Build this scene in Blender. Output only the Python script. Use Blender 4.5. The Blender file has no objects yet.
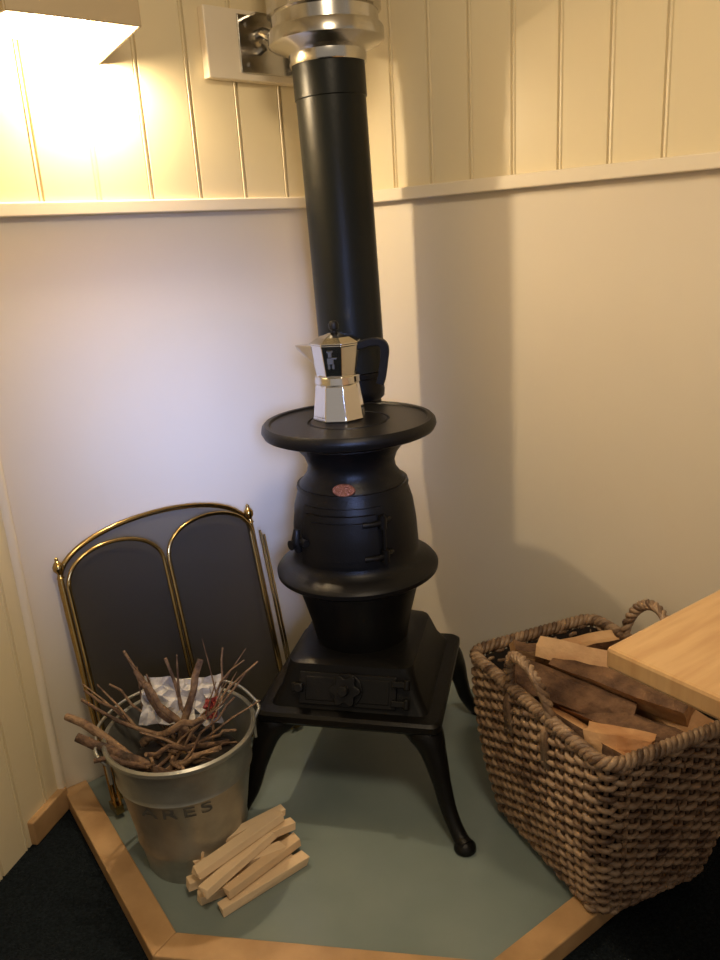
import bpy, bmesh, math, random
from mathutils import Vector, Matrix
random.seed(7)
R=math.radians
scene=bpy.context.scene
scene.view_settings.view_transform='Standard'
scene.view_settings.exposure=0.0

# ---------------------------------------------------------------- materials
def mat(name,col,rough=.5,metal=0,bump=0,bscale=50,var=0,vscale=8,col2=None,spec=.5,stretch=(1,1,1)):
    m=bpy.data.materials.new(name); m.use_nodes=True
    nt=m.node_tree; b=nt.nodes['Principled BSDF']
    b.inputs['Base Color'].default_value=(*col,1)
    b.inputs['Roughness'].default_value=rough
    b.inputs['Metallic'].default_value=metal
    b.inputs['Specular IOR Level'].default_value=spec
    tc=nt.nodes.new('ShaderNodeTexCoord'); mp=nt.nodes.new('ShaderNodeMapping')
    mp.inputs['Scale'].default_value=stretch
    nt.links.new(tc.outputs['Object'],mp.inputs['Vector'])
    if col2 is not None:
        n=nt.nodes.new('ShaderNodeTexNoise'); n.inputs['Scale'].default_value=vscale
        n.inputs['Detail'].default_value=6
        nt.links.new(mp.outputs['Vector'],n.inputs['Vector'])
        r=nt.nodes.new('ShaderNodeValToRGB')
        r.color_ramp.elements[0].position=.35; r.color_ramp.elements[1].position=.65
        r.color_ramp.elements[0].color=(*col,1); r.color_ramp.elements[1].color=(*col2,1)
        nt.links.new(n.outputs['Fac'],r.inputs['Fac'])
        nt.links.new(r.outputs['Color'],b.inputs['Base Color'])
    if bump>0:
        n2=nt.nodes.new('ShaderNodeTexNoise'); n2.inputs['Scale'].default_value=bscale
        n2.inputs['Detail'].default_value=5
        nt.links.new(mp.outputs['Vector'],n2.inputs['Vector'])
        bp=nt.nodes.new('ShaderNodeBump'); bp.inputs['Strength'].default_value=bump
        bp.inputs['Distance'].default_value=.01
        nt.links.new(n2.outputs['Fac'],bp.inputs['Height'])
        nt.links.new(bp.outputs['Normal'],b.inputs['Normal'])
    return m
def island_mat(name,cols,rough=.6,bump=.3,bscale=80,noise=None,stretch=(1,1,1)):
    m=mat(name,cols[0],rough,bump=bump,bscale=bscale,stretch=stretch)
    nt=m.node_tree; b=nt.nodes['Principled BSDF']
    g=nt.nodes.new('ShaderNodeNewGeometry'); r=nt.nodes.new('ShaderNodeValToRGB')
    els=r.color_ramp.elements
    els[0].color=(*cols[0],1); els[1].color=(*cols[-1],1)
    for i,c in enumerate(cols[1:-1]):
        e=els.new((i+1)/(len(cols)-1)); e.color=(*c,1)
    src=g.outputs['Random Per Island']
    if noise:
        tc=nt.nodes.new('ShaderNodeTexCoord'); n=nt.nodes.new('ShaderNodeTexNoise'); n.inputs['Scale'].default_value=noise
        nt.links.new(tc.outputs['Object'],n.inputs['Vector'])
        mm=nt.nodes.new('ShaderNodeMath'); mm.operation='MULTIPLY_ADD'
        mm.inputs[1].default_value=.5
        nt.links.new(src,mm.inputs[0])
        m2=nt.nodes.new('ShaderNodeMath'); m2.operation='MULTIPLY_ADD'; m2.inputs[1].default_value=1.6; m2.inputs[2].default_value=-.55
        nt.links.new(n.outputs['Fac'],m2.inputs[0]); nt.links.new(m2.outputs[0],mm.inputs[2])
        src=mm.outputs[0]
    nt.links.new(src,r.inputs['Fac']); nt.links.new(r.outputs['Color'],b.inputs['Base Color'])
    return m

M_wall=mat('plaster_cream',(.69,.61,.485),.5,bump=.08,bscale=6,col2=(.71,.635,.51),vscale=2)
M_bead=mat('painted_board',(.74,.635,.42),.38,bump=.03,bscale=30)
M_trim=mat('painted_trim',(.78,.69,.54),.35)
M_ceil=mat('ceiling_paint',(.75,.70,.6),.7)
M_carpet=mat('dark_carpet',(.005,.008,.011),.95,bump=1,bscale=260,col2=(.013,.019,.025),vscale=160,spec=.1)
M_teal=mat('teal_hearth',(.158,.200,.192),.30,bump=.05,bscale=18,col2=(.188,.232,.220),vscale=5)
M_oak=mat('oak_trim',(.34,.20,.09),.38,bump=.08,bscale=30,col2=(.48,.30,.145),vscale=9)
M_table=mat('table_wood',(.48,.28,.125),.3,col2=(.58,.37,.175),vscale=7,stretch=(1,9,1),bump=.03,bscale=20)
M_iron=mat('black_cast_iron',(.005,.0047,.0043),.38,bump=.08,bscale=260,spec=.20)
M_pipe=mat('black_enamel',(.006,.0075,.007),.36,spec=.22,bump=.04,bscale=60)
M_steel=mat('stainless_steel',(.54,.52,.48),.2,1,bump=.03,bscale=20)
M_alu=mat('polished_aluminium',(.70,.68,.65),.12,1)
M_black=mat('black_plastic',(.006,.0055,.005),.45,spec=.2)
M_copper=mat('copper_badge',(.24,.10,.065),.4,.8,bump=.5,bscale=300)
M_brass=mat('brass',(.40,.28,.11),.2,1)
M_galv=mat('galvanised_steel',(.29,.29,.255),.40,.75,bump=.08,bscale=40,col2=(.41,.40,.355),vscale=14)
M_ink=mat('ink_marking',(.07,.07,.065),.7)
M_paper=mat('newspaper',(.60,.58,.56),.8,col2=(.36,.35,.35),vscale=60)
M_red=mat('red_print',(.30,.05,.04),.6)
M_kind=island_mat('kindling_wood',[(.62,.43,.25),(.78,.60,.39),(.70,.51,.31)],.6,.25,40)
M_twig=island_mat('twig_bark',[(.030,.018,.012),(.11,.06,.035),(.24,.15,.085),(.07,.04,.025)],.8,.6,120,noise=30)
M_wick=island_mat('wicker',[(.07,.038,.023),(.18,.11,.065),(.34,.23,.145),(.155,.095,.057)],.40,.3,150,noise=22)
M_stake=island_mat('wicker_stake',[(.09,.055,.033),(.18,.11,.065)],.5,.3,150)
M_bark=mat('log_bark',(.07,.035,.02),.9,bump=1,bscale=45,col2=(.20,.11,.06),vscale=22)
M_split=mat('split_wood',(.36,.16,.06),.65,bump=.6,bscale=40,col2=(.66,.42,.22),vscale=8)
M_dark=mat('dark_void',(.015,.01,.008),.9)  # near-black colour standing in for shade inside basket and bucket
M_cream=mat('lamp_shade_ceramic',(.42,.33,.20),.5)
M_mesh=mat('fire_mesh',(.016,.014,.012),.7,.2,spec=.2)
nt=M_mesh.node_tree; b=nt.nodes['Principled BSDF']; out=nt.nodes['Material Output']
tr=nt.nodes.new('ShaderNodeBsdfTransparent'); mx=nt.nodes.new('ShaderNodeMixShader'); mx.inputs[0].default_value=.54
nt.links.new(tr.outputs[0],mx.inputs[1]); nt.links.new(b.outputs[0],mx.inputs[2]); nt.links.new(mx.outputs[0],out.inputs[0])
M_bulb=bpy.data.materials.new('bulb_glow'); M_bulb.use_nodes=True
bb=M_bulb.node_tree.nodes['Principled BSDF']; bb.inputs['Emission Color'].default_value=(1,.82,.56,1); bb.inputs['Emission Strength'].default_value=34

# ---------------------------------------------------------------- helpers
def empty(name,loc,rz=0,rx=0,ry=0):
    e=bpy.data.objects.new(name,None); e.empty_display_size=.05
    e.location=loc; e.rotation_euler=(rx,ry,rz); scene.collection.objects.link(e); return e
def mk(name,V,F,m,parent=None,smooth=False,mi=None,loc=None,rot=None,bevel=0,autos=None):
    me=bpy.data.meshes.new(name); me.from_pydata([tuple(v) for v in V],[],F)
    ms=m if isinstance(m,(list,tuple)) else [m]
    for x in ms: me.materials.append(x)
    if mi:
        for p,i in zip(me.polygons,mi): p.material_index=i
    bm=bmesh.new(); bm.from_mesh(me); bmesh.ops.recalc_face_normals(bm,faces=bm.faces); bm.to_mesh(me); bm.free()
    if smooth:
        for p in me.polygons: p.use_smooth=True
        if autos:
            try: me.set_sharp_from_angle(angle=R(autos))
            except Exception: pass
    o=bpy.data.objects.new(name,me); scene.collection.objects.link(o)
    if parent: o.parent=parent
    if loc is not None: o.location=loc
    if rot is not None: o.rotation_euler=rot
    if bevel:
        bv=o.modifiers.new('bevel','BEVEL'); bv.width=bevel; bv.segments=2; bv.limit_method='ANGLE'
    return o
class G:   # geometry accumulator
    def __init__(s): s.V=[];s.F=[];s.MI=[]
    def add(s,V,F,mi=0):
        o=len(s.V); s.V+= [Vector(v) for v in V]; s.F+=[tuple(i+o for i in f) for f in F]; s.MI+=[mi]*len(F)
def lathe_geo(prof,seg=48,a0=0,lobes=None,axis=(0,0)):
    V=[];F=[];n=len(prof)
    for r,z in prof:
        for i in range(seg):
            a=a0+2*math.pi*i/seg
            V.append((axis[0]+r*math.cos(a),axis[1]+r*math.sin(a),z))
    for j in range(n-1):
        for i in range(seg):
            k=(i+1)%seg
            F.append((j*seg+i,j*seg+k,(j+1)*seg+k,(j+1)*seg+i))
    if prof[0][0]>1e-5: F.append(tuple(range(seg-1,-1,-1)))
    if prof[-1][0]>1e-5: F.append(tuple((n-1)*seg+i for i in range(seg)))
    return V,F
def box_geo(c,s,M=None):
    cx,cy,cz=c; hx,hy,hz=s[0]/2,s[1]/2,s[2]/2
    V=[Vector((cx+i*hx,cy+j*hy,cz+k*hz)) for i in(-1,1) for j in(-1,1) for k in(-1,1)]
    if M is not None: V=[M@v for v in V]
    F=[(0,1,3,2),(4,6,7,5),(0,4,5,1),(2,3,7,6),(0,2,6,4),(1,5,7,3)]
    return V,F
def tube_geo(P,rad,sides=8,cap=True,closed=False):
    P=[Vector(p) for p in P]; n=len(P)
    if not isinstance(rad,(list,tuple)): rad=[rad]*n
    V=[];F=[]; up=None
    for i in range(n):
        if closed: t=P[(i+1)%n]-P[(i-1)%n]
        else: t=P[min(i+1,n-1)]-P[max(i-1,0)]
        if t.length<1e-9: t=Vector((0,0,1))
        t.normalize()
        if up is None:
            up=Vector((0,0,1)) if abs(t.z)<.9 else Vector((0,1,0))
        s=t.cross(up)
        if s.length<1e-4: s=t.orthogonal()
        s.normalize(); up=s.cross(t).normalized()
        for k in range(sides):
            a=2*math.pi*k/sides
            V.append(P[i]+s*(rad[i]*math.cos(a))+up*(rad[i]*math.sin(a)))
    m=n if closed else n-1
    for i in range(m):
        j=(i+1)%n
        for k in range(sides):
            l=(k+1)%sides
            F.append((i*sides+k,i*sides+l,j*sides+l,j*sides+k))
    if cap and not closed:
        F.append(tuple(range(sides-1,-1,-1))); F.append(tuple((n-1)*sides+k for k in range(sides)))
    return V,F
def lathe(name,prof,m,parent=None,seg=48,**k):
    V,F=lathe_geo(prof,seg); return mk(name,V,F,m,parent,smooth=True,autos=40,**k)
def box(name,c,s,m,parent=None,bevel=0,**k):
    V,F=box_geo((0,0,0),s); return mk(name,V,F,m,parent,loc=c,bevel=bevel,**k)
def tube(name,P,r,m,parent=None,sides=10,closed=False,**k):
    V,F=tube_geo(P,r,sides,closed=closed); return mk(name,V,F,m,parent,smooth=True,autos=50,**k)
def smoothpath(P,n=8):
    P=[Vector(p) for p in P]; out=[]
    for i in range(len(P)-1):
        p0=P[max(i-1,0)];p1=P[i];p2=P[i+1];p3=P[min(i+2,len(P)-1)]
        for k in range(n):
            t=k/n
            out.append(.5*((2*p1)+(p2-p0)*t+(2*p0-5*p1+4*p2-p3)*t*t+(3*p1-p0-3*p2+p3)*t**3))
    out.append(P[-1]); return out
def interp(tab,x):
    for (a,b),(c,d) in zip(tab,tab[1:]):
        if x<=c: return b+(d-b)*max(0,(x-a))/(c-a)
    return tab[-1][1]

# ---------------------------------------------------------------- room
CZ=-.03   # carpet level
C=Vector((-.012,2.25,0)); LC=Vector((-.775,1.625,0))
uL=(LC-C).normalized(); LL=(LC-C).length
uR=Vector((.736,-.677,0)).normalized(); LR=2.2
uB=Vector((-.27,-.963,0)).normalized(); LB=1.7
RAIL=1.350; TOP=2.35
def inward(u,base):
    n=Vector((-u.y,u.x,0)); return n if n.dot(Vector((0,1,0))-base)>0 else -n
nL=inward(uL,C); nR=inward(uR,C); nB=inward(uB,LC)
def slab(name,o,u,n,L,z0,z1,th,m,e0=0,e1=0,off=0,bevel=0):
    P=[o-u*e0+n*off,o+u*(L+e1)+n*off,o+u*(L+e1)-n*th+n*off,o-u*e0-n*th+n*off]
    V=[p+Vector((0,0,z0)) for p in P]+[p+Vector((0,0,z1)) for p in P]
    F=[(0,1,2,3),(7,6,5,4),(0,4,5,1),(1,5,6,2),(2,6,7,3),(3,7,4,0)]
    return mk(name,V,F,m,bevel=bevel)
slab('wall_left',C,uL,nL,LL,CZ,TOP,.1,M_wall,e0=.1,e1=.03)
slab('wall_right',C,uR,nR,LR,CZ,TOP,.1,M_wall,e0=.0)
slab('wall_return',LC,uB,nB,LB,CZ,TOP,.1,M_wall)
def beads(name,o,u,n,L,z0,z1,sp=.118,th=.010,first=0.0):
    V=[];F=[];prof=[]
    s=-first
    while s<L:
        for ds,d in((0,.003),(.0025,.003),(.004,th),(.0085,th*1.1),(.0105,th*.7),(.012,th)):
            prof.append((s+ds,d))
        s+=sp
        prof.append((s-.0015,th))
    prof=[(max(0,min(L,a)),d) for a,d in prof]
    for a,d in prof:
        p=o+u*a+n*d; V.append((p.x,p.y,z0)); V.append((p.x,p.y,z1))
    for i in range(len(prof)-1):
        F.append((2*i,2*i+2,2*i+3,2*i+1))
    return mk(name,V,F,M_bead)
beads('trim_beadboard_left',C,uL,nL,LL,RAIL,TOP,first=.080,sp=.124)
beads('trim_beadboard_right',C,uR,nR,LR,RAIL,TOP,first=.02,sp=.112)
beads('trim_beadboard_return',LC,uB,nB,LB,CZ,TOP,first=.03,sp=.085)
slab('trim_rail_left',C,uL,nL,LL,RAIL-.018,RAIL+.010,.022,M_trim,off=.022,bevel=.003)
slab('trim_rail_right',C,uR,nR,LR,RAIL-.016,RAIL+.014,.024,M_trim,off=.024,bevel=.003)
tube('trim_corner_left',[LC+nL*.006+nB*.006+Vector((0,0,CZ)),LC+nL*.006+nB*.006+Vector((0,0,TOP))],.012,M_trim,sides=8)
slab('baseboard_return',LC,uB,nB,.13,CZ,CZ+.062,.02,M_oak,off=.026,bevel=.004)
def poly(name,P,z0,z1,m,bevel=0):
    n=len(P); V=[(p[0],p[1],z0) for p in P]+[(p[0],p[1],z1) for p in P]
    F=[tuple(range(n-1,-1,-1)),tuple(range(n,2*n))]+[(i,(i+1)%n,n+(i+1)%n,n+i) for i in range(n)]
    return mk(name,V,F,m,bevel=bevel)
endR=C+uR*LR; endB=LC+uB*LB
RP=[(C.x,C.y),(LC.x,LC.y),(endB.x,endB.y),(endB.x,-1.2),(endR.x,-1.2),(endR.x,endR.y)]
poly('floor',RP,CZ-.06,CZ,M_carpet)
poly('ceiling',RP,TOP,TOP+.05,M_ceil)
I2=Vector((-.402,1.192,0)); I3=Vector((.1787,1.088,0)); I4=Vector((.783,1.519,0))
I1=Vector((-.722,1.665,0))
HP=[(C.x,C.y-.002),(I1.x,I1.y),(I2.x,I2.y),(I3.x,I3.y),(I4.x,I4.y)]
poly('hearth_slab',HP,CZ,0,M_teal)
W=.056
c=Vector((0,1.7,0))
def outn(a,b):
    d=(b-a).normalized(); n=Vector((d.y,-d.x,0)); return n if n.dot(c-a)<0 else -n
n12=outn(I1,I2);n23=outn(I2,I3);n34=outn(I3,I4)
def mit(p,a,b): 
    n=(a+b).normalized(); return p+n*(W/n.dot(a))
O1=I1+n12*W;O2=mit(I2,n12,n23);O3=mit(I3,n23,n34);O4=I4+n34*W
hb=empty('hearth_border',(0,0,0))
for nm,q in(('border_left',[I1,O1,O2,I2]),('border_front',[I2,O2,O3,I3]),('border_right',[I3,O3,O4,I4])):
    o=poly(nm,[(p.x,p.y) for p in q],CZ,.012,M_oak,bevel=.003); o.parent=hb

# ---------------------------------------------------------------- stove
SX,SY=-.017,1.685
st=empty('wood_stove',(SX,SY,0),rz=R(-14)); st.scale=(1,1,1.015)
body=[(.100,.335),(.108,.36),(.116,.40),(.129,.45),(.137,.480),(.142,.502),(.155,.508),(.175,.514),(.184,.521),(.185,.530),(.179,.538),(.160,.547),(.148,.556),
 (.142,.565),(.1415,.59),(.139,.635),(.133,.68),(.126,.704),(.120,.720),(.118,.728),(.109,.738),(.099,.752),(.096,.77),(.103,.79),(.118,.808),(.13,.818),(.13,.83)]
lathe('belly_body',body,M_iron,st,64)
plate=[(0,.832),(.172,.832),(.186,.838),(.191,.848),(.189,.858),(.183,.864),(.174,.864),(.170,.860),(.09,.860),(.088,.857),(.085,.857),(.083,.861),(0,.861)]
lathe('top_plate',plate,M_iron,st,72)
rad=lambda z: interp([(b_,a_) for a_,b_ in body],z)
def patch(name,a0,a1,z0,z1,off,m=M_iron,n=14,nz=6,inn=-.004):
    V=[];F=[]
    for s,o_ in((0,off),(1,inn)):
        for j in range(nz+1):
            z=z0+(z1-z0)*j/nz
            for i in range(n+1):
                a=R(-90)+a0+(a1-a0)*i/n; r=rad(z)+o_
                V.append((r*math.cos(a),r*math.sin(a),z))
    N=(n+1)*(nz+1)
    for j in range(nz):
        for i in range(n):
            q=j*(n+1)+i; F.append((q,q+1,q+n+2,q+n+1)); F.append((N+q,N+q+n+1,N+q+n+2,N+q+1))
    for i in range(n):
        F.append((i,N+i,N+i+1,i+1)); q=nz*(n+1)+i; F.append((q,q+1,N+q+1,N+q))
    for j in range(nz):
        q=j*(n+1); F.append((q,q+n+1,N+q+n+1,N+q)); q+=n; F.append((q,N+q,N+q+n+1,q+n+1))
    return mk(name,V,F,m,st,smooth=True,autos=35)
patch('door_frame',R(-40),R(40),.570,.700,.005)
patch('stove_door',R(-32),R(32),.582,.688,.014)
patch('door_panel',R(-24),R(24),.595,.675,.019)
patch('draught_band',R(-180),R(180),.7195,.7265,.005,n=60,nz=2)
def onb(a,z,off): 
    r=rad(z)+off; a=R(-90)+a; return Vector((r*math.cos(a),r*math.sin(a),z))
g=G()
for zz in(.600,.672):
    p=onb(R(37),zz,.015); g.add(*tube_geo([p-Vector((0,0,.014)),p+Vector((0,0,.014))],.009,12))
    g.add(*tube_geo([onb(R(20),zz,.020),onb(R(29),zz,.021),onb(R(36),zz,.015),onb(R(46),zz,.004)],.0065,8))
p=onb(R(37),.636,.015); g.add(*tube_geo([p-Vector((0,0,.055)),p+Vector((0,0,.055))],.004,8))
g.add(*tube_geo([onb(R(-44),.628,.002),onb(R(-38),.628,.018),onb(R(-26),.63,.024)],.008,8))
g.add(*tube_geo([onb(R(-36),.606,.020),onb(R(-36),.628,.028),onb(R(-37),.655,.024)],[.008,.011,.007],10))
g.add(*tube_geo([onb(R(-36),.625,.012),onb(R(-36),.625,.042)],[.006,.011],12))
mk('door_hardware',g.V,g.F,M_iron,st,smooth=True,autos=50)
V=[];F=[]
nb=24
bc=onb(R(5),.736,.001)
ax=Vector((1,0,0)); up=Vector((0,.55,.835)); nn=ax.cross(up)
for d in(0,.005):
    for i in range(nb):
        a=2*math.pi*i/nb; V.append(bc+ax*(.025*math.cos(a))+up*(.014*math.sin(a))+nn*d)
F=[tuple(range(nb)),tuple(range(2*nb-1,nb-1,-1))]+[(i,(i+1)%nb,nb+(i+1)%nb,nb+i) for i in range(nb)]
mk('badge',V,F,M_copper,st,bevel=.0015)
def sqring(h,z,rc=.02,n=4):
    out=[]
    for cx,cy,a0 in((1,1,0),(-1,1,90),(-1,-1,180),(1,-1,270)):
        for k in range(n+1):
            a=R(a0+90*k/n); out.append((cx*(h-rc)+rc*math.cos(a),cy*(h-rc)+rc*math.sin(a),z))
    return out
def loft(rings):
    V=[];F=[];n=len(rings[0])
    for r in rings: V+=r
    for j in range(len(rings)-1):
        for i in range(n): k=(i+1)%n; F.append((j*n+i,j*n+k,(j+1)*n+k,(j+1)*n+i))
    F.append(tuple(range(n-1,-1,-1))); F.append(tuple((len(rings)-1)*n+i for i in range(n)))
    return V,F
V,F=loft([sqring(.182,.250),sqring(.174,.265),sqring(.158,.292),sqring(.147,.325),sqring(.142,.345,.03),sqring(.134,.352,.05),sqring(.118,.356,.08)])
mk('ash_box',V,F,M_iron,st,smooth=True,autos=30)
V,F=loft([sqring(.192,.222),sqring(.203,.227),sqring(.208,.234),sqring(.208,.248),sqring(.202,.254),sqring(.18,.256)])
mk('base_plate',V,F,M_iron,st,smooth=True,autos=30)
fr=Matrix.Translation((0,-.162,.297))@Matrix.Rotation(R(-28),4,'X')
g=G()
g.add(*box_geo((0,0,0),(.22,.012,.070),fr)); g.add(*box_geo((0,-.004,0),(.19,.007,.052),fr))
g.add(*box_geo((.118,-.008,.020),(.034,.024,.014),fr)); g.add(*box_geo((.118,-.008,-.020),(.034,.024,.014),fr))
g.add(*box_geo((-.112,-.008,0),(.026,.02,.02),fr))
for k in(-1,1): 
    p=[fr@Vector((.134,-.014,k*.020-.011)),fr@Vector((.134,-.014,k*.020+.011))]; g.add(*tube_geo(p,.008,10))
p=[fr@Vector((-.105,-.006,0)),fr@Vector((-.105,-.032,0))]; g.add(*tube_geo(p,[.006,.011],12))
mk('ash_door',g.V,g.F,M_iron,st,bevel=.003)
g=G()
def disc(r,y0,y1,n=32,lob=0):
    V=[]
    for y in(y0,y1):
        for i in range(n):
            a=2*math.pi*i/n; rr=r*(1+lob*math.cos(6*a)); V.append(fr@Vector((rr*math.cos(a),y,rr*math.sin(a))))
    F=[tuple(range(n)),tuple(range(2*n-1,n-1,-1))]+[(i,(i+1)%n,n+(i+1)%n,n+i) for i in range(n)]
    g.add(V,F)
disc(.036,-.006,-.014); disc(.030,-.014,-.030,48,.18); disc(.011,-.030,-.052)
mk('damper_rosette',g.V,g.F,M_iron,st,bevel=.0015)
for i,(sx,sy) in enumerate(((1,1),(-1,1),(-1,-1),(1,-1))):
    d=Vector((sx,sy,0)).normalized()
    e=.018 if sy<0 else 0
    path=smoothpath([d*.215+Vector((0,0,.230)),d*.250+Vector((0,0,.210)),d*.274+Vector((0,0,.172)),d*(.290+e*.3)+Vector((0,0,.12)),d*(.307+e*.6)+Vector((0,0,.065)),d*(.335+e)+Vector((0,0,.022)),d*(.357+e)+Vector((0,0,.012))],6)
    tt=len(path)
    rr=[interp([(0,.042),(.15,.038),(.3,.028),(.5,.020),(.75,.016),(.9,.017),(1,.018)],k/(tt-1)) for k in range(tt)]
    V,F=tube_geo(path,rr,12)
    V=[Vector((v.x,v.y,min(max(v.z,.001),.236))) for v in V]
    mk('leg_%d'%(i+1),V,F,M_iron,st,smooth=True,autos=60)
    V,F=lathe_geo([(.021,0),(.024,.004),(.023,.012),(.014,.022),(0,.026)],20,axis=(d.x*(.352+e),d.y*(.352+e)))
    mk('foot_%d'%(i+1),V,F,M_iron,st,smooth=True)
inv=Matrix.Rotation(R(14),4,'Z')
PX=Vector((.001,1.915,0)); lp=inv@(PX-Vector((SX,SY,0)))
el=smoothpath([Vector((0,.09,.70)),Vector((lp.x*.5,lp.y*.62,.70)),Vector((lp.x,lp.y*.96,.735)),Vector((lp.x,lp.y,.82)),Vector((lp.x,lp.y,.90))],6)
tube('flue_elbow',el,.064,M_iron,st,sides=28)
V,F=lathe_geo([(.064,.86),(.072,.868),(.074,.885),(.071,.90),(.071,.915),(.079,.918),(.080,.930),(.060,.9305)],40,axis=(lp.x,lp.y))
mk('flue_collar',V,F,M_iron,st,smooth=True,autos=40)

# ---------------------------------------------------------------- stove pipe
sp=empty('stove_pipe',(PX.x,PX.y,.945),ry=R(-1.2))
lathe('pipe_lower',[(.0775,.0),(.0775,.60),(.080,.602),(.080,.615),(.080,.69),(.070,.69)],M_pipe,sp,56)
lathe('pipe_collar',[(.083,.668),(.085,.672),(.085,.690),(.092,.695),(.118,.705),(.126,.711),(.126,.733),(.123,.738),(.116,.740),(.116,.765),(.123,.768),(.123,.80),(.116,.805),(.116,1.40),(0.1,1.40)],M_steel,sp,64)
br=empty('pipe_bracket',(0,0,0))
def onL(s,d,z): p=C+uL*s+nL*d; return Vector((p.x,p.y,z))
def wallbox(name,s0,s1,z0,z1,d0,d1,m,parent,bev=.003):
    V=[onL(s,d,z) for s in(s0,s1) for d in(d0,d1) for z in(z0,z1)]
    F=[(0,1,3,2),(4,6,7,5),(0,4,5,1),(2,3,7,6),(0,2,6,4),(1,5,7,3)]
    return mk(name,V,F,m,parent,bevel=bev)
wallbox('back_board',.12,.38,1.617,1.765,.011,.036,M_trim,br)
wallbox('steel_plate',.13,.295,1.632,1.755,.036,.041,M_steel,br,.002)
wallbox('bracket_flange_top',.14,.275,1.745,1.75,.04,.085,M_steel,br,.001)
wallbox('bracket_flange_side',.138,.142,1.64,1.75,.04,.085,M_steel,br,.001)
g=G()
g.add(*tube_geo([onL(.24,.03,1.715),onL(.24,.06,1.715),onL(.22,.075,1.705),onL(.18,.10,1.70),Vector((PX.x-.130,PX.y+.04,1.695))],[.012,.013,.014,.010,.009],10))
for zz in(1.65,1.735):
    for ss in(.155,.27): g.add(*tube_geo([onL(ss,.038,zz),onL(ss,.046,zz)],.006,8))
g.add(*tube_geo([onL(.24,.04,1.68),onL(.24,.06,1.685)],.009,8))
mk('bracket_arm',g.V,g.F,M_steel,br,smooth=True,autos=40)

# ---------------------------------------------------------------- moka pot
mo=empty('moka_pot',(-.036,1.705,.8745),rz=R(-8)); mo.scale=(1.03,1.03,.97)
def octo(name,prof,m,seg=8):
    V,F=lathe_geo(prof,seg,a0=R(22.5)); return mk(name,V,F,m,mo,bevel=.0012)
octo('boiler',[(.0565,0),(.0575,.004),(.0565,.01),(.0475,.078),(.044,.084)],M_alu)
lathe('safety_ring',[(.044,.080),(.0475,.083),(.0475,.098),(.043,.101)],M_alu,mo,40)
octo('upper_pot',[(.041,.098),(.043,.102),(.0535,.165),(.055,.168),(.054,.170)],M_alu)
octo('lid',[(.0545,.170),(.055,.173),(.035,.184),(.012,.192),(.008,.193)],M_alu)
lathe('lid_knob',[(.006,.190),(.006,.197),(.010,.200),(.011,.210),(.007,.217),(0,.218)],M_black,mo,16)
V=[(-.040,-.020,.125),(-.040,.020,.125),(-.046,-.026,.168),(-.046,.026,.168),(-.084,-.004,.168),(-.084,.004,.168),(-.080,-.003,.158),(-.080,.003,.158)]
F=[(0,2,4,6),(1,7,5,3),(2,3,5,4),(6,4,5,7),(0,6,7,1),(0,1,3,2)]
mk('spout',V,F,M_alu,mo,bevel=.001)
hp=[(.046,0,.160),(.075,0,.168),(.096,0,.166),(.104,0,.152),(.101,0,.125),(.095,0,.090),(.090,0,.075)]
path=smoothpath(hp,5)
V=[];F=[];n=len(path)
for i,p_ in enumerate(path):
    t=(path[min(i+1,n-1)]-path[max(i-1,0)]).normalized(); s=Vector((0,1,0)); u_=t.cross(s)
    for a_,b_ in((-1,-1),(1,-1),(1,1),(-1,1)): V.append(p_+s*(.0095*a_)+u_*(.0085*b_))
for i in range(n-1):
    for k in range(4): l=(k+1)%4; F.append((i*4+k,i*4+l,i*4+4+l,i*4+4+k))
F+= [(0,1,2,3),(4*n-1,4*n-2,4*n-3,4*n-4)]
mk('handle',V,F,M_black,mo,bevel=.002)
g=G()
def fac(x,z,w,h): 
    y=-.0395-(z-.10)*.165-.0012; g.add(*box_geo((x,y,z),(w,.0016,h)))
fac(-.004,.150,.007,.010); fac(-.004,.136,.013,.012); fac(-.008,.124,.004,.010); fac(.001,.124,.004,.010); fac(.004,.142,.010,.003); fac(-.004,.157,.012,.003)
mk('printed_mark',g.V,g.F,M_ink,mo)

# ---------------------------------------------------------------- fire screen
fs=empty('fire_screen',(-.425,1.712,0),rz=R(37),rx=R(-12))
hw=.247
def archpts(x0,x1,h,rise,n=24):
    out=[]
    for i in range(n+1):
        a=math.pi*(1-i/n); out.append(((x0+x1)/2+(x1-x0)/2*math.cos(a),h+rise*math.sin(a)**.85))
    return out
def panel(tag,x0,x1,y,h,rise,r=.006,z0=.03):
    A=archpts(x0,x1,h,rise)
    P=[(x0,y,z0)]+[(a,y,b) for a,b in A]+[(x1,y,z0)]
    tube('frame_'+tag,P,r,M_brass,fs,closed=True)
    V=[(x0,y+.001,z0)]+[(a,y+.001,b) for a,b in A]+[(x1,y+.001,z0)]
    mk('mesh_'+tag,V,[tuple(range(len(V)))],M_mesh,fs)
panel('centre',-hw,hw,.0,.550,.108,.0065)
panel('wing_left',-hw+.010,-.006,-.022,.535,.085,.005)
panel('wing_right',.006,hw-.006,-.022,.535,.085,.005)
g=G()
for x,y in((-hw,-.012),(hw,-.012)):
    g.add(*tube_geo([(x,y,.0),(x,y,.57)],.0055,10))
    V,F=lathe_geo([(.0,.565),(.009,.568),(.005,.576),(.006,.58),(.012,.588),(.0125,.596),(.008,.604),(.004,.608),(.004,.614),(0,.618)],16,axis=(x,y)); g.add(V,F)
for x,y,h in((hw+.012,-.030,.545),(hw+.024,-.024,.53),(hw-.018,-.034,.55),(-hw+.006,-.034,.55)): g.add(*tube_geo([(x,y,0.004),(x,y,h)],.0035,8))
for x in(-hw,-.01,.01,hw): g.add(*box_geo((x,-.014,.012),(.018,.05,.018)))
mk('posts',g.V,g.F,M_brass,fs,smooth=True,autos=40)

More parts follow.
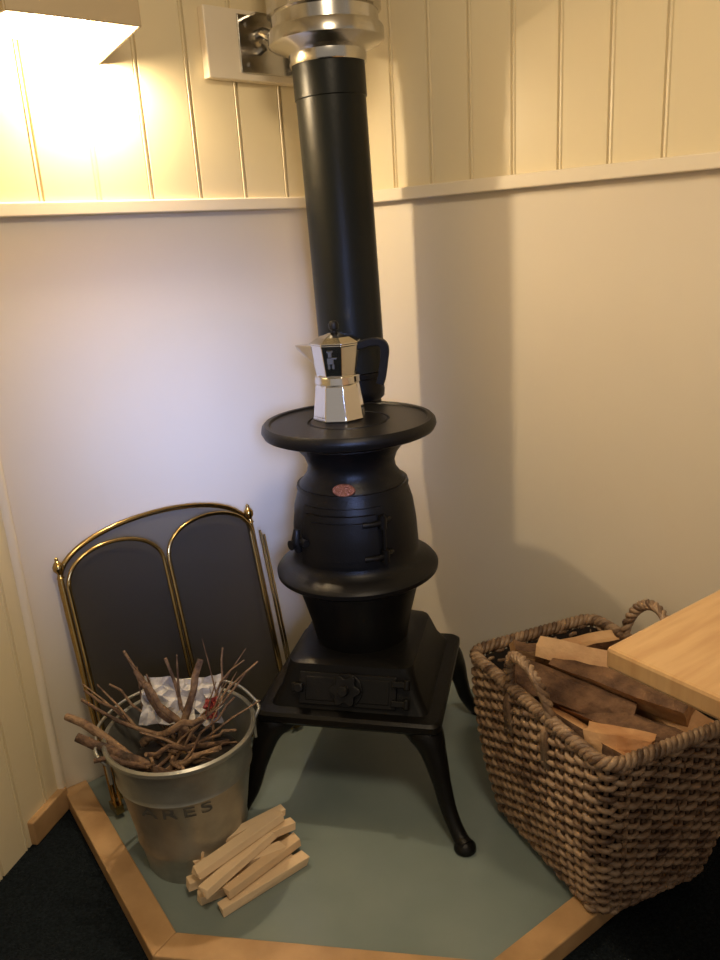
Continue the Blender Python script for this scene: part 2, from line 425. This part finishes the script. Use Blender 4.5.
# ---------------------------------------------------------------- bucket of sticks
BK=(-.405,1.425,0)
bk=empty('metal_bucket',BK); 
S=.94
br_=lambda z:S*(.110+(.160-.110)*z/.30)
prof=[(.106*S,.012),(.106*S,0),(.111*S,0),(.112*S,.012)]+[(br_(z),z) for z in(.03,.06)]+[(br_(.07)+.003,.07),(br_(.08),.08),(br_(.21),.21),(br_(.218)+.004,.218),(br_(.226),.226),(br_(.292),.292)]
prof+=[(.162*S,.292),(.167*S,.297),(.167*S,.304),(.162*S,.308),(.157*S,.304),(.156*S,.296),(.146*S,.25),(.107*S,.02),(.0,.018)]
V,F=lathe_geo(prof,64); mk('bucket_shell',V,F,M_galv,bk,smooth=True,autos=35)
g=G()
for s in(-1,1):
    g.add(*box_geo((s*.152,0,.262),(.006,.045,.05))); g.add(*tube_geo([(s*.150,-.018,.275),(s*.168,-.014,.30),(s*.170,0,.308),(s*.168,.014,.30),(s*.150,.018,.275)],.004,8))
hpth=smoothpath([(-.170,0,.305),(-.148,.085,.312),(-.08,.150,.314),(0,.165,.315),(.08,.150,.314),(.148,.085,.312),(.170,0,.305)],8)
g.add(*tube_geo(hpth,.0035,8))
mk('bail_handle',g.V,g.F,M_galv,bk,smooth=True,autos=50,rot=(0,0,R(25)))
cu=bpy.data.curves.new('t','FONT'); cu.body='ARES'; cu.size=.046; cu.align_x='CENTER'; cu.space_character=1.25
to=bpy.data.objects.new('t',cu); scene.collection.objects.link(to)
bpy.context.view_layer.update()
tm=to.to_mesh(); V=[];F=[tuple(p.vertices) for p in tm.polygons]
for v in tm.vertices:
    z=.215+v.co.y*.8-.03; r=br_(z)+.0012; a=R(-90)+R(2)+v.co.x*1.25/r
    V.append((r*math.cos(a),r*math.sin(a),z))
to.to_mesh_clear(); bpy.data.objects.remove(to)
mk('ink_letters',V,F,M_ink,bk)
# sticks
tw=empty('kindling_twigs',BK)
g=G()
def stick(a,b,r,crook=.007,n=7,fork=False):
    a=Vector(a);b=Vector(b);P=[]
    for i in range(n+1):
        t=i/n; j=Vector((random.uniform(-1,1),random.uniform(-1,1),random.uniform(-1,1)))*crook*(0 if i in(0,) else 1)
        P.append(a.lerp(b,t)+j)
    rr=[r*(1.1-.4*i/n)*random.uniform(.9,1.1) for i in range(n+1)]
    g.add(*tube_geo(P,rr,8))
    if fork:
        m=P[n*2//3]; e=m+(b-a).normalized()*.08+Vector((random.uniform(-.05,.05),random.uniform(-.04,.04),random.uniform(.01,.05)))
        g.add(*tube_geo([m,(m+e)/2+Vector((0,0,.005)),e],[r*.6,r*.5,r*.3],6))
for a,b,r in [((.0,-.07,.22),(-.225,.0,.345),.0110),((.02,-.08,.22),(-.20,-.04,.325),.0125),((.05,0,.22),(-.20,.03,.36),.005),((.03,-.08,.24),(-.15,-.09,.305),.008),
  ((.0,.04,.2),(-.12,.10,.43),.0045),((.03,.03,.2),(-.10,.05,.41),.0065),((.05,.02,.2),(-.07,.02,.40),.008),((.02,.03,.2),(-.03,.08,.43),.005),
  ((.02,.0,.2),(-.215,.06,.37),.004),((-.02,.0,.2),(.045,.06,.43),.010),((-.05,-.05,.22),(.14,.05,.39),.0032),((-.06,-.02,.22),(.155,.09,.39),.003),((.0,-.07,.25),(.12,.02,.36),.003),
  ((-.08,-.05,.22),(.09,-.08,.300),.007),((-.09,.03,.25),(.06,-.04,.345),.009),((.09,.03,.24),(-.05,-.10,.315),.006),
  ((.05,.02,.2),(.09,.10,.43),.003),((.0,.06,.2),(-.15,.06,.38),.0035),((-.02,.05,.22),(.13,.08,.41),.0025)]:
    stick(a,b,r,fork=r<.007)
for k in range(9):
    a=random.uniform(0,2*math.pi); q=random.uniform(.03,.10); b_=a+random.uniform(2,4); 
    stick((q*math.cos(a),q*math.sin(a),random.uniform(.21,.25)),(.112*math.cos(b_),.112*math.sin(b_),random.uniform(.25,.29)),random.uniform(.002,.005),fork=k%4==0)
mk('sticks',g.V,g.F,M_twig,tw,smooth=True,autos=60)
V,F=lathe_geo([(.11,.19),(.115,.225),(.06,.245),(0,.25)],32); mk('twig_shade_fill',V,F,M_dark,tw,smooth=True)  # dark dome under the twigs paints the shade between them
def crumple(name,c,sx,sy,tilt,m,seed):
    rnd=random.Random(seed); V=[];F=[];n=9
    for j in range(n):
        for i in range(n):
            V.append((sx*(i/(n-1)-.5)+rnd.uniform(-.004,.004),sy*(j/(n-1)-.5)+rnd.uniform(-.004,.004),rnd.uniform(-.012,.012)))
    for j in range(n-1):
        for i in range(n-1): q=j*n+i; F.append((q,q+1,q+n+1,q+n))
    return mk(name,V,F,m,tw,loc=c,rot=tilt)
crumple('newspaper_sheet',(-.035,.065,.325),.11,.10,(R(45),R(12),R(10)),M_paper,3)
crumple('newspaper_fold',(.040,.075,.315),.09,.10,(R(55),R(-15),R(-20)),M_paper,5)
crumple('newspaper_red',(.06,.045,.315),.025,.04,(R(60),R(-10),R(-10)),M_red,6)

# ---------------------------------------------------------------- kindling stack
ks=empty('kindling_stack',(-.290,1.348,0),rz=R(34)); ks.scale=(1.08,1.05,1.05)
g=G(); rnd=random.Random(4)
def plank(x,y,z,l,w,h,rz,tilt=0,roll=0):
    M=Matrix.Translation((x,y,z+h/2))@Matrix.Rotation(R(rz),4,'Z')@Matrix.Rotation(R(tilt),4,'Y')@Matrix.Rotation(R(roll),4,'X')
    V,F=box_geo((0,0,0),(l,w,h)); V=[Vector((v.x+rnd.uniform(-.004,.004),v.y*rnd.uniform(.72,1.1),v.z*rnd.uniform(.85,1.05))) for v in V]
    g.add([M@v for v in V],F)
plank(.010,-.064,.0,.185,.026,.022,4); plank(-.012,-.030,.0,.19,.024,.022,-7); plank(.004,.002,.0,.20,.024,.024,3); plank(-.012,.030,.0,.18,.022,.022,-4); plank(.016,.056,.0,.17,.022,.022,6)
plank(.020,-.044,.024,.175,.024,.020,12); plank(-.022,-.014,.024,.19,.022,.022,-9); plank(.008,.016,.025,.20,.024,.020,3); plank(-.004,.044,.024,.18,.024,.020,-3)
plank(-.020,-.026,.046,.18,.026,.018,18); plank(.014,.006,.047,.19,.024,.018,-6); plank(.004,.032,.046,.19,.022,.018,4)
plank(-.008,-.004,.066,.20,.028,.017,11); plank(.012,.024,.066,.18,.022,.016,0)
mk('kindling_pieces',g.V,g.F,M_kind,ks,bevel=.0012)

# ---------------------------------------------------------------- wicker basket
BX=.163; BY=.222; bx=.128; by=.174; HZ=.37
BC=(.447,1.372,.013); BRZ=R(22)
ba=empty('wicker_basket',BC,rz=BRZ)
def rr_path(hx,hy,rc,N):
    cor=[(hx-rc,-hy+rc,-90),(hx-rc,hy-rc,0),(-hx+rc,hy-rc,90),(-hx+rc,-hy+rc,180)]
    st_=[(-hx+rc,-hy,1,0,0,-1),(hx,-hy+rc,0,1,1,0),(hx-rc,hy,-1,0,0,1),(-hx,hy-rc,0,-1,-1,0)]
    LL_=[2*(hx-rc),2*(hy-rc),2*(hx-rc),2*(hy-rc)]; qc=math.pi/2*rc
    tot=sum(LL_)+4*qc; out=[]
    for i in range(N):
        s=tot*i/N; k=0
        while True:
            if s<LL_[k]:
                x,y,dx,dy,nx,ny=st_[k]; out.append((x+dx*s,y+dy*s,nx,ny)); break
            s-=LL_[k]
            if s<qc:
                cx,cy,a0=cor[k]; a=R(a0)+s/rc; out.append((cx+rc*math.cos(a),cy+rc*math.sin(a),math.cos(a),math.sin(a))); break
            s-=qc; k=(k+1)%4
    return out
NS=54; SUB=4; N=NS*SUB
def dims(z): 
    t=z/HZ; bul=.010*math.sin(math.pi*min(1,t))
    return bx+(BX-bx)*t+bul, by+(BY-by)*t+bul
RC=.035
g=G(); rows=31
for r_ in range(rows):
    z=.010+(HZ-.02)*r_/(rows-1); hx,hy=dims(z); P=[]
    for i,(x,y,nx,ny) in enumerate(rr_path(hx,hy,RC,N)):
        ph=math.cos(math.pi*i/SUB+math.pi*r_)
        o_=.0068*max(-1,min(1,ph*1.3)); P.append((x+nx*o_,y+ny*o_,z+.0012*math.sin(i*.9+r_*2)+random.uniform(-.001,.001)))
    cuts=[0]+sorted(random.sample(range(8,N-8),6))+[N]
    for a_,b_ in zip(cuts,cuts[1:]):
        seg=[P[k%N] for k in range(a_,b_+1)]
        g.add(*tube_geo(seg,.0058*random.uniform(.85,1.1),7))
mk('weave',g.V,g.F,M_wick,ba,smooth=True,autos=70)
g=G()
for k in range(NS):
    P=[]
    for j in range(8):
        z=.0+HZ*j/7; hx,hy=dims(z); x,y,nx,ny=rr_path(hx,hy,RC,NS)[k]; P.append((x,y,z))
    g.add(*tube_geo(P,.0045,6))
mk('stakes',g.V,g.F,M_stake,ba,smooth=True)
def braid(hx,hy,z,amp,r,turns,n=3,NN=400,rc=RC):
    base=rr_path(hx,hy,rc,NN)
    for q in range(n):
        P=[]
        for i,(x,y,nx,ny) in enumerate(base):
            a=2*math.pi*(turns*i/NN+q/n); P.append((x+nx*amp*math.cos(a),y+ny*amp*math.cos(a),z+amp*math.sin(a)))
        g.add(*tube_geo(P,r,7,closed=True))
g=G(); hx,hy=dims(HZ); braid(hx,hy,HZ+.002,.0078,.0062,40); braid(*dims(.0),.0125,.006,.006,30)
mk('rim_braid',g.V,g.F,M_wick,ba,smooth=True)
g=G()
def handle(xc,yc):
    s=-1 if xc<0 else 1
    for q in range(3):
        P=[]
        for i in range(61):
            t=i/60; a=math.pi*t; y=yc+.066*math.cos(a); zz=HZ-.02+.118*math.sin(a)**.75; w=2*math.pi*(6*t+q/3)
            P.append((xc-s*.004+s*.022*math.sin(a)+.0058*math.cos(w),y+.005*math.sin(w),zz+.005*math.sin(w)))
        g.add(*tube_geo(P,.006,7))
    for sy in(-1,1):
        for q in range(3):
            g.add(*tube_geo([(xc,yc+sy*.062,HZ-.0),(xc+s*.010,yc+sy*(.062+.006*(q-1)),HZ-.03),(xc+s*.004,yc+sy*(.062+.010*(q-1)),HZ-.10)],.0055,6))
handle(-hx,0); handle(hx,.05)
mk('handles',g.V,g.F,M_wick,ba,smooth=True)
V,F=loft([sqring(.120,.01,.04),sqring(.126,.02,.04)]); 
mk('basket_base',[(v[0],v[1]*1.35,v[2]) for v in V],F,M_dark,ba)
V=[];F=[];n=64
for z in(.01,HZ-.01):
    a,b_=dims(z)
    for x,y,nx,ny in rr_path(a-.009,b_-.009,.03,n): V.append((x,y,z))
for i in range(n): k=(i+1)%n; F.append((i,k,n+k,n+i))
mk('gap_shade_backing',V,F,M_dark,ba)  # added dark sheet behind the weave, its colour stands for shade in the gaps

# ---------------------------------------------------------------- firewood
fw=empty('firewood_logs',BC,rz=BRZ)
g=G(); rnd=random.Random(11)
def log(c,l,r,rz,tilt,roll,wedge=100):
    M=Matrix.Translation(c)@Matrix.Rotation(R(rz),4,'Z')@Matrix.Rotation(R(tilt),4,'Y')@Matrix.Rotation(R(roll),4,'X')
    n=7; prof=[(0,0)]+[(r*math.cos(R(-wedge/2+wedge*i/(n-1)))*rnd.uniform(.94,1.05),r*math.sin(R(-wedge/2+wedge*i/(n-1)))) for i in range(n)]
    p1=prof[1];pn=prof[-1]
    prof=[(0,0),(p1[0]*.5+rnd.uniform(-.004,.004),p1[1]*.5+rnd.uniform(-.004,.004))]+prof[1:]+[(pn[0]*.5+rnd.uniform(-.004,.004),pn[1]*.5+rnd.uniform(-.004,.004))]
    m=len(prof); cx=r*.45; K=7; V=[]
    for k in range(K):
        x=l*(k/(K-1)-.5); s=1+rnd.uniform(-.06,.06)
        for a,b_ in prof:
            V.append(M@Vector((x+ (rnd.uniform(-.004,.004) if k in(0,K-1) else 0),(a-cx)*s+rnd.uniform(-.0015,.0015),b_*s+rnd.uniform(-.0015,.0015))))
    o=len(g.V); g.V+=V
    for k in range(K-1):
        for i in range(m):
            j=(i+1)%m; g.F.append((o+k*m+i,o+k*m+j,o+(k+1)*m+j,o+(k+1)*m+i)); g.MI.append(1 if 2<=i<m-2 else 0)
    g.F.append(tuple(o+i for i in range(m-1,-1,-1))); g.MI.append(0)
    g.F.append(tuple(o+(K-1)*m+i for i in range(m))); g.MI.append(0)
for z in(.06,.14,.22):
    for y in(-.10,-.03,.04,.11): log((rnd.uniform(-.01,.01),y,z),.19,.05,rnd.uniform(-8,8),0,rnd.uniform(0,360),110)
L=[((-.07,-.08,.30),.23,.055,-80,0,200,100),((.0,-.08,.31),.25,.058,-72,-4,80,95),((.09,-.07,.305),.26,.058,-82,3,-30,105),
 ((-.07,.10,.30),.17,.055,-65,5,60,100),((.0,.12,.315),.20,.052,-20,-6,100,95),((.08,.10,.32),.19,.055,-55,0,250,100),
 ((-.05,.02,.345),.24,.046,-52,10,120,100),((.035,-.02,.355),.27,.056,-62,4,75,95),((.08,.03,.365),.25,.045,-68,-3,200,90),((-.02,.125,.365),.17,.046,-30,8,60,100),
 ((.05,.13,.375),.17,.042,-15,-4,230,95),((.01,.05,.385),.20,.044,-46,7,10,90),((-.06,-.13,.335),.12,.042,-55,-6,300,100)]
for a in L: log(*a)
mk('split_logs',g.V,g.F,[M_split,M_bark],fw,mi=g.MI,smooth=False)

# ---------------------------------------------------------------- table
tb=empty('dining_table',(.296,.885,0),rz=R(34.6))
box('table_top',(.37,-.45,.725),(.74,.90,.03),M_table,tb,bevel=.005)
box('pedestal',(.46,-.45,.34),(.09,.50,.74),M_table,tb,bevel=.004)
box('pedestal_foot',(.46,-.45,-.005),(.40,.60,.05),M_table,tb,bevel=.006)

# ---------------------------------------------------------------- wall lamp
wl=empty('wall_lamp',(0,0,0))
s0=.632; s1=s0+.33
zb,zt=1.628,1.76
A=[onL(s0,.012,0),onL(s0+.05,.32,0),onL(s1-.05,.32,0),onL(s1,.012,0)]
def quadwall(name,p,q,z0,z1,m,th=.006):
    d=(q-p).normalized(); n=Vector((-d.y,d.x,0))*th/2
    V=[p+n,q+n,q-n,p-n]; V=[v+Vector((0,0,z0)) for v in V]+[v+Vector((0,0,z1)) for v in V]
    return mk(name,V,[(0,1,2,3),(7,6,5,4),(0,4,5,1),(1,5,6,2),(2,6,7,3),(3,7,4,0)],m,wl,bevel=.0015)
for i in range(3): quadwall('shade_side_%d'%(i+1),A[i],A[i+1],zb,zt,M_cream)
V=[v+Vector((0,0,zt-.006)) for v in A]+[v+Vector((0,0,zt)) for v in A]
mk('shade_top',V,[(0,1,2,3),(7,6,5,4),(0,4,5,1),(1,5,6,2),(2,6,7,3),(3,7,4,0)],M_cream,wl)
wallbox('mount_plate',s0+.03,s1-.05,1.66,1.74,.01,.03,M_trim,wl)
bc=onL(s0+.075,.075,1.69)
V,F=lathe_geo([(0,-.034),(.016,-.03),(.028,-.016),(.032,0),(.026,.018),(.014,.03),(.012,.045)],20); mk('bulb',[Vector(v)+bc for v in V],F,M_bulb,wl,smooth=True)

# ---------------------------------------------------------------- lights
def light(name,kind,loc,energy,col,size=.1,target=None,sy=None,spread=None):
    l=bpy.data.lights.new(name,kind); l.energy=energy; l.color=col
    if kind=='AREA':
        l.size=size
        if sy: l.shape='RECTANGLE'; l.size_y=sy
        if spread: l.spread=R(spread)
    else: l.shadow_soft_size=size
    o=bpy.data.objects.new(name,l); scene.collection.objects.link(o); o.location=loc
    if target is not None: o.rotation_euler=(Vector(target)-Vector(loc)).to_track_quat('-Z','Y').to_euler()
    return o
light('lamp_bulb_light','POINT',onL(s0+.05,.055,1.634),24,(1,.78,.50),.016)
light('ceiling_light','AREA',(.20,.2,2.28),19,(1,.80,.55),.35,(.1,1.2,.5))
light('window_daylight','AREA',(.10,-.45,1.35),1.9,(.34,.47,1.0),.25,(-.37,1.95,.80),.45,spread=26)
w=bpy.data.worlds.new('w'); scene.world=w; w.use_nodes=True
bg=w.node_tree.nodes['Background']; bg.inputs[0].default_value=(1,.87,.72,1); bg.inputs[1].default_value=.36

# ---------------------------------------------------------------- camera
cd=bpy.data.cameras.new('camera'); cam=bpy.data.objects.new('camera',cd); scene.collection.objects.link(cam); scene.camera=cam
cd.sensor_fit='VERTICAL'; cd.sensor_height=24; cd.lens=790/960*24; cd.clip_start=.02
p=R(17); m_=.062
u=Vector((-m_*math.cos(p),math.sqrt(1-m_*m_)*math.cos(p),math.sin(p))).normalized()
f=Vector((0,0,-1)); y=(f-u*f.dot(u)).normalized(); x=y.cross(u)
Rm=Matrix((x,y,u)).to_4x4()
cam.matrix_world=Matrix.Translation((0,0,1.25))@Rm
